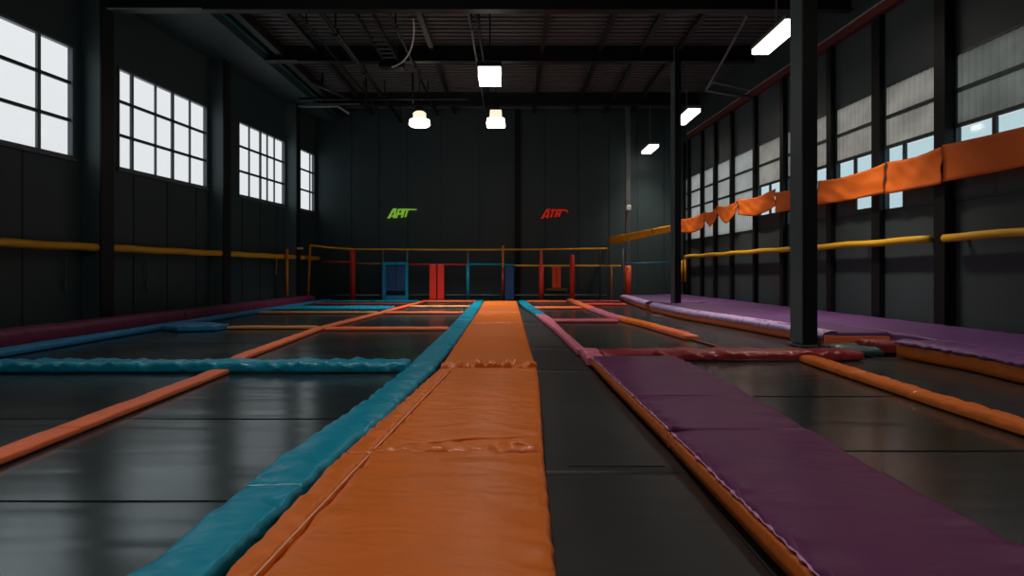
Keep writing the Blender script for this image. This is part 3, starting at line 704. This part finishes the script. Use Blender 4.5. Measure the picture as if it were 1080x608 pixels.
# purple near mats with orange base
PP = [(1.08, 1), (1.085, 2.4), (1.07, 3.8), (1.06, 5), (1.02, 7), (1.0, 8.64)]
PR = [(1.99, 1), (1.99, 2.65), (2.0, 3.74), (2.03, 5), (2.10, 6.8), (2.07, 8.64)]
for i, (a0, a1, s) in enumerate(((.9, 4.62, 'nearest purple mat with an orange side, at the lower right'), (4.635, 5.85, 'short purple mat between two seams, second in the row'), (5.86, 8.62, 'farthest of the three near purple mats, touching the crimson pad'))):
    t = thing('purple_mat', s, 'mat', (1.5, a0, 0), 'purple mats with orange sides right of the lane')
    cushion('purple_cover', sh(PP, .012), PR, a0, a1, .085, .128, M['purple'], t, r=.025, ds=.03, na=26, edge=.016, puff=.010, freq=4.5, seed=90+i, skew=.35)
    cushion('orange_base', PP, sh(PR, -.02), a0+.004, a1-.004, 0, .10, M['orange'], t, r=.02, ds=.05, na=8, edge=.003, puff=0, freq=5, seed=93+i)
    n = int((a1-a0-.06)/.018); pts = []
    for k in range(n+1):
        a = a0+.03+(a1-a0-.06)*k/n; q = noise.noise(Vector((a*17, 3.3, i)))
        pts.append((lerp_poly(PP, a)+.008+.010*q, a, .112+.010*abs(noise.noise(Vector((a*23, 1, 1))))))
    MB().tube(pts, [.004+.016*max(0, noise.noise(Vector((p[1]*13, 9, 9)))) for p in pts], 7).build('ruffled_hem', M['pinklilac'], t, smooth=True, label='ruffled hem coloured pale pink for the glints on its creases')
# long orange strip on the right
for i, (a0, a1, s) in enumerate(((.8, 4.9, 'nearest rolled orange strip at the right edge of the photo'), (4.92, 6.35, 'second rolled orange strip on the right, between two joints'), (6.37, 7.6, 'third rolled orange strip on the right'), (7.62, 9.07, 'farthest rolled orange strip, meeting the crimson pad'))):
    t = thing('orange_roll', s, 'strip', (3.85, a0, 0), 'rolled orange strips on the right')
    cushion('strip_body', sh(K, -.03), sh(K, .19), a0, a1, .0, .08, M['orange'], t, r=.05, ds=.03, na=8, edge=.012, puff=.01, freq=6, seed=100+i, skew=.4)
# strip J
for i, (a0, a1, s, m) in enumerate(((11.9, 13.9, 'nearest piece of the orange divider left of the thick column', 'coral'), (13.92, 16.4, 'second piece of the orange divider on the right trampolines', 'orange'),
        (16.42, 21.0, 'pink piece of the divider on the right trampolines', 'pink'), (21.02, 27.3, 'far coral piece of the divider, ending at the red posts', 'coral'))):
    t = thing('divider_strip', s, 'strip', (2.6, a0, 0), 'divider strips on the right trampolines')
    cushion('strip_body', sh(J, 0), sh(J, .26), a0, a1, .0, .085, M[m], t, r=.05, ds=.05, na=8, edge=.014, puff=.015, freq=3, seed=110+i)
t = thing('divider_strip', 'thin dark red strip end fading towards the crimson pad', 'strip', (3.1, 10.8, 0), 'divider strips on the right trampolines')
cushion('strip_body', sh(J, .1), sh(J, .17), 9.75, 11.85, .0, .02, M['maroon'], t, r=.01, ds=.05, na=4, edge=.002, puff=0, freq=3, seed=115)
xg = 'straps between the right trampolines'
xstrip(.98, 2.48, 15.9, 16.5, .05, 'rose', 'rose strap nearest, right of the pink pads', grp=xg)
xstrip(.72, 2.2, 21.4, 22.2, .05, 'coral', 'coral strap right of the small teal pad', grp=xg)
xstrip(.55, 2.1, 26.0, 26.8, .05, 'coral', 'farthest coral strap right of the runway end', grp=xg)
xstrip(2.6, 4.0, 23.8, 24.6, .05, 'red', 'red strap before the slim grey post', grp=xg)
xstrip(2.5, 4.2, 26.4, 27.0, .05, 'rose', 'thin rose strap at the foot of the back rail on the right', grp=xg)

# right violet mats over an orange base
VG = 'violet mats with orange sides along the right wall'
def vmat(P, a0, a1, outer, label, seed, hem=True, top=.235):
    t = thing('violet_mat', label, 'mat', (5.3, a0, 0), VG)
    cushion('orange_base', P, outer, a0, a1, .0, top-.05, M['coral'] if hem is True else M['orange'], t, r=.03, ds=.05, na=6, edge=.012, puff=0, freq=4, seed=seed)
    cushion('violet_cover', sh(P, .03), outer, a0+.01, a1-.01, top-.06, top, M['violet'], t, r=.04, ds=.05, na=18, edge=.016, puff=.02, freq=3, seed=seed+1, skew=.3)
    if hem:
        vs = []; fs = []; n = int((a1-a0)/.035)
        for k in range(n+1):
            a = a0+(a1-a0)*k/n; x = lerp_poly(P, a); q = .034*noise.noise(Vector((a*11, 0, seed))); q2 = .025*noise.noise(Vector((a*6, 5, seed)))
            for (ox, oz) in ((.22, .010), (.10, .020), (.0, -.010), (-.028+q, -.045 if hem is True else -.025), (-.034+q*1.4, (-.10 if hem is True else -.05)+q2)):
                vs.append((x+ox, a, top+oz+.3*q))
        for k in range(n):
            for j in range(4): b = k*5+j; fs.append((b, b+5, b+6, b+1))
        o = MB().add(vs, fs).build('ruffled_hem', M['lilac' if hem is True else hem], t, smooth=True, label='ruffled hem coloured pale lilac for the light on its wrinkles' if hem is True else None)
        o.modifiers.new('thick', 'SOLIDIFY').thickness = .006
def outp(o): return [(xr(y)-o, y) for y in (0, 10, 20, 28.8)]
vmat(MI, 10.75, 15.2, 5.95, 'violet mat behind the thick near column', 120)
vmat(MI, 15.22, 20.4, 5.95, 'violet mat between the two right columns', 122)
vmat(MI, 21.25, 27.3, 5.95, 'farthest violet mat beside the slim far column', 124)
P2 = [(5.46, 3), (5.44, 7.3), (5.5, 8.2), (5.38, 9.55)]
vmat(P2, 2.2, 9.55, 5.95, 'near violet mat with an orange corner at the right edge of the photo', 126, hem='violet')
VW = 'plain violet mats against the right wall'
for i, (a0, a1, s) in enumerate(((2.2, 9.6, 'near violet wall mat at the right edge of the photo'), (9.62, 15.2, 'violet wall mat behind the dark gap'), (15.22, 21.3, 'violet wall mat beyond the thick column'), (21.32, 28.3, 'farthest violet wall mat in the corner'))):
    t = thing('wall_mat', s, 'mat', (6.8, a0, 0), VW)
    cushion('mat_body', 5.97, outp(.24), a0, a1, ZF, .235, M['violet'], t, r=.04, ds=.08, na=20, edge=.012, puff=.02, freq=2.5, seed=130+i, skew=.3)
# crumpled dark ends in the gap
t = thing('crumpled_cover', 'crumpled dark teal cover in the gap between the violet mats', 'cover', (5.1, 10, 0))
cushion('cover_body', 4.78, 5.30, 9.72, 10.62, .0, .07, M['darkteal'], t, r=.04, ds=.03, na=16, edge=.04, puff=.03, freq=5, seed=140, skew=.8)
t = thing('crumpled_cover', 'crumpled maroon cover end beside the dark teal one', 'cover', (5.6, 10.2, 0))
cushion('cover_body', 5.33, 5.92, 10.0, 10.7, .0, .13, M['maroon'], t, r=.05, ds=.03, na=16, edge=.04, puff=.03, freq=5, seed=141, skew=.8)

# ------------------------------------------------------------------ back rail with its padded posts
FY = 27.45
def X(p, y=FY): return (p-540)/F*y
def Z(p, y=FY): return H+(HY-p)/F*y
t = thing('safety_rail', 'long low safety rail in front of the back wall with coloured padded posts', 'rail', (0, FY, 0))
MB().tube([(X(327, 26.6), 26.6, Z(258.7, 26.6)), (X(345), FY, Z(261)), (X(372), FY, Z(263)), (X(500), FY, Z(263.6)), (X(560), FY, Z(263.3)), (X(641), FY, Z(262.3))], .035, 10).build('top_rail', M['yellow'], t, smooth=True, label='thin yellow top rail')
MB().tube([(X(327, 26.6), 26.6, Z(258.7, 26.6)), (X(324.5, 26.6), 26.6, 0)], .05, 10).build('post', M['amber'], t, smooth=True, label='slim yellow corner post')
for a, b, y, m, r, s in ((340, 370, 276.2, 'red', .035, 'red'), (375, 402, 278, 'ochre', .03, 'ochre'), (404, 429, 277.8, 'teal', .05, 'teal'), (431, 492, 279, 'red', .035, 'red'),
                   (494, 530, 279, 'teal', .045, 'teal'), (530, 543, 279.6, 'teal', .04, 'teal'), (543, 655, 280.3, 'yellow', .035, 'yellow'), (657, 708, 278, 'blue', .025, 'blue')):
    MB().tube([(X(a), FY, Z(y)), (X(b), FY, Z(y+(.3 if m != 'blue' else -1)))], r, 10).build('middle_rail', M[m], t, smooth=True, label=s+' middle rail')
for a, b in ((345, 402), (431, 492), (495, 530), (532, 640)):
    MB().tube([(X(a), FY, Z(311.5)), (X(b), FY, Z(311.5))], .028, 8).build('bottom_rail', M['steel'], t, smooth=True)
for p, y, r, m, s in ((372, 265, .115, 'red', 'thick red padded post'), (404, 264, .035, 'steel', None), (429.5, 264, .04, 'steel', None), (493.5, 264, .04, 'steel', None), (530.5, 259.5, .042, 'amber', 'slim amber post'),
                      (571, 264, .06, 'redor', 'red-orange post'), (603.5, 270, .10, 'red', 'short thick red padded post'), (633, 263, .03, 'tealbar', None), (645, 280, .03, 'ochre', None), (657, 263, .04, 'steel', None)):
    MB().tube([(X(p), FY, 0), (X(p), FY, Z(y)), (X(p), FY, Z(y)+r*.4)], [r, r, r*.5], 12).build('post', M[m], t, smooth=True, label=s)
for p, y in ((571, 281), (530.5, 283)):
    MB().tube([(X(p), FY-.01, 0.01), (X(p), FY-.01, Z(y))], .10 if p > 560 else .06, 12).build('foot_pad', M['red' if p > 560 else 'crimson'], t, smooth=True, label='red foam foot pad')
MB().tube([(X(493.5), FY-.01, .01), (X(493.5), FY-.01, Z(279))], .065, 12).build('foot_pad', M['teal'], t, smooth=True, label='teal foam foot pad')
# blue gate
t = thing('blue_gate', 'blue framed gate panel standing in the back safety rail', 'gate', (X(417), FY-.2, 0))
gy = FY-.22; a, b = X(403.5, gy), X(430.5, gy); z1 = Z(278, gy)
f = MB(); f.box(a, a+.13, gy-.04, gy+.04, 0, z1); f.build('side_frame', M['blue'], t); f = MB(); f.box(b-.10, b, gy-.04, gy+.04, 0, z1); f.build('side_frame', M['teal'], t)
MB().box(a, b, gy-.05, gy+.05, z1-.06, z1+.05).build('top_frame', M['teal'], t); MB().box(a+.1, b-.1, gy-.04, gy+.04, 0.01, .22).build('bottom_frame', M['blue'], t)
MB().box(a+.13, b-.10, gy-.01, gy+.01, .42, z1-.06).build('panel', M['navy'], t)
MB().box((a+b)/2+.02, (a+b)/2+.06, gy-.02, gy+.02, .42, z1-.06).build('centre_bar', M['tealbar'], t)
# second blue panel
MBp = MB().box(X(533), X(542), FY-.22, FY-.18, .05, Z(281)); tag(MBp.build('navy_panel', M['navy'], bevel=.01), 'dark blue panel beside the slim amber post of the back rail', 'panel')
# twin red pads
for a, b, s in ((453, 460.3, 'left of the two red upright pads on the back rail'), (461.3, 468.6, 'right of the two red upright pads on the back rail')):
    t = thing('upright_pad', s, 'pad', (X((a+b)/2), FY-.3, 0), 'twin red upright pads')
    MB().box(X(a, FY-.3), X(b, FY-.3), FY-.38, FY-.2, .05, Z(279, FY-.3)).build('pad_body', M['red'], t, bevel=.04)
    MB().box(X(a, FY-.3), X(b, FY-.3), FY-.39, FY-.19, .0, .06).build('foot', M['rubber'], t)
t = thing('red_cushion', 'upright orange-red cushion standing on a low ochre step behind the rail', 'cushion', (X(587), FY+.5, 0))
MB().box(X(582, FY+.5), X(591.5, FY+.5), FY+.42, FY+.6, Z(304.5, FY+.5), Z(281, FY+.5)).build('cushion_body', M['redor'], t, bevel=.04)
MB().box(X(587, FY+.5)-.015, X(587, FY+.5)+.015, FY+.41, FY+.43, Z(304, FY+.5), Z(282, FY+.5)).build('centre_seam', M['red'], t)
t = thing('low_step', 'low dark ochre step carrying the orange-red cushion', 'step', (X(586), FY+.5, 0))
MB().box(X(575, FY+.5), X(598, FY+.5), FY+.3, FY+.9, Z(307, FY+.5), Z(304.5, FY+.5)).build('step_top', M['darkochre'], t, bevel=.01)
MB().box(X(577, FY+.5), X(596, FY+.5), FY+.35, FY+.85, ZF, Z(307, FY+.5)).build('step_base', M['rubber'], t)

# ------------------------------------------------------------------ wall signs: slanted letters built of strokes
def sign(name, label, x0, zb, h, strokes, mat, tail=None):
    t = thing(name, label, 'sign', (x0, D-.2, zb))
    sl = .35
    def P(u, v, y): return (x0+u*h+sl*v*h, y, zb+v*h)
    for k, letter in enumerate(strokes):
        b = MB()
        for (u0, v0, u1, v1, w0, w1) in letter:
            dx, dz = u1-u0, v1-v0; L_ = math.hypot(dx, dz); nx, nz = -dz/L_, dx/L_
            c = [(u0-nx*w0/2, v0-nz*w0/2), (u1-nx*w1/2, v1-nz*w1/2), (u1+nx*w1/2, v1+nz*w1/2), (u0+nx*w0/2, v0+nz*w0/2)]
            y0_, y1_ = D-.12-.002*len(b.v)/8, D-.035
            f = [P(u, v, y0_) for u, v in c]; r_ = [P(u, v, y1_) for u, v in c]
            b.add(f+r_, [(0,1,2,3),(7,6,5,4),(0,4,5,1),(1,5,6,2),(2,6,7,3),(3,7,4,0)])
        b.build('letter', M[mat], t)
t_ = .2
A_ = lambda o: [(o, 0, o+.25, 1, .22, .2), (o+.62, 0, o+.40, 1, .22, .2), (o+.12, .22, o+.5, .22, .14, .14), (o-.12, .03, o+.2, .03, .12, .12), (o+.18, .96, o+.55, .96, .14, .14)]
F_ = lambda o: [(o, 0, o, 1, t_, t_), (o, .92, o+.5, .92, .17, .17), (o, .45, o+.42, .45, .2, .2), (o+.42, .5, o+.42, .9, .14, .14)]
I_ = lambda o: [(o, .05, o, 1, .19, .19)]
T_ = lambda o, e: [(o, .1, o, 1, .19, .19), (o-.25, .92, o+e, .92, .18, .10)]
sx = X(410, D); hh = (230.5-220.5)/F*D
sign('wall_sign', 'small lime green slanted lettering high on the back wall', sx, Z(230.3, D), hh*.97, [A_(0), F_(.82), I_(1.42), T_(1.78, .95)], 'green')
Rr = lambda o: [(o, .1, o, 1, .22, .22), (o-.25, .9, o+.28, .9, .2, .2)]
sign('wall_sign', 'small red slanted lettering high on the back wall', X(571.5, D), Z(230.5, D), hh*.95, [A_(0), Rr(.95), [(1.42, .1, 1.42, 1, .22, .22), (1.3, .9, 1.9, .9, .2, .2), (1.42, .5, 1.75, .5, .2, .2), (1.80, .15, 1.80, .9, .2, .2)], [(1.95, .9, 2.45, .86, .2, .14), (2.45, .88, 2.62, .62, .15, .08)]], 'redl')

# ------------------------------------------------------------------ daylight
wd = bpy.data.worlds.new('overcast'); sc.world = wd; wd.use_nodes = True
nt = wd.node_tree; bg = nt.nodes['Background']
tc = nt.nodes.new('ShaderNodeTexCoord'); n = nt.nodes.new('ShaderNodeTexNoise'); n.inputs['Scale'].default_value = 1.6; n.inputs['Detail'].default_value = 3
nt.links.new(tc.outputs['Generated'], n.inputs['Vector'])
cr = nt.nodes.new('ShaderNodeValToRGB'); cr.color_ramp.elements[0].color = (.63, .645, .65, 1); cr.color_ramp.elements[1].color = (.73, .735, .735, 1)
cr.color_ramp.elements[0].position = .35; cr.color_ramp.elements[1].position = .65
nt.links.new(n.outputs['Fac'], cr.inputs['Fac']); nt.links.new(cr.outputs['Color'], bg.inputs['Color'])
bg.inputs['Strength'].default_value = 1.2
def portal(y0, y1, z0, z1, left=True):
    l = bpy.data.lights.new('window_portal', 'AREA'); l.shape = 'RECTANGLE'; l.size = y1-y0; l.size_y = z1-z0; l.cycles.is_portal = True
    o = bpy.data.objects.new('window_portal', l); C.objects.link(o)
    y = (y0+y1)/2; x = xl(y)-.32 if left else xr(y)+.32
    o.location = (x, y, (z0+z1)/2)
    ang = math.atan(.0917) if left else -math.atan(.0389)
    o.rotation_euler = (math.pi/2, 0, (-math.pi/2 if left else math.pi/2)-ang*(1 if left else 1))
    return o
for a, b in LW: portal(a, b, WB, WT)

# ------------------------------------------------------------------ camera
cam = bpy.data.cameras.new('camera'); co = bpy.data.objects.new('camera', cam); C.objects.link(co)
co.location = (0, 0, H); co.rotation_euler = (math.pi/2, 0, 0)
cam.sensor_width = 36; cam.lens = 24; cam.shift_y = -18/1080; cam.clip_end = 200; cam.clip_start = .05
sc.camera = co
sc.view_settings.view_transform = 'Standard'; sc.view_settings.look = 'None'; sc.view_settings.gamma = 1
sc.view_settings.exposure = 0; sc.view_settings.use_curve_mapping = False
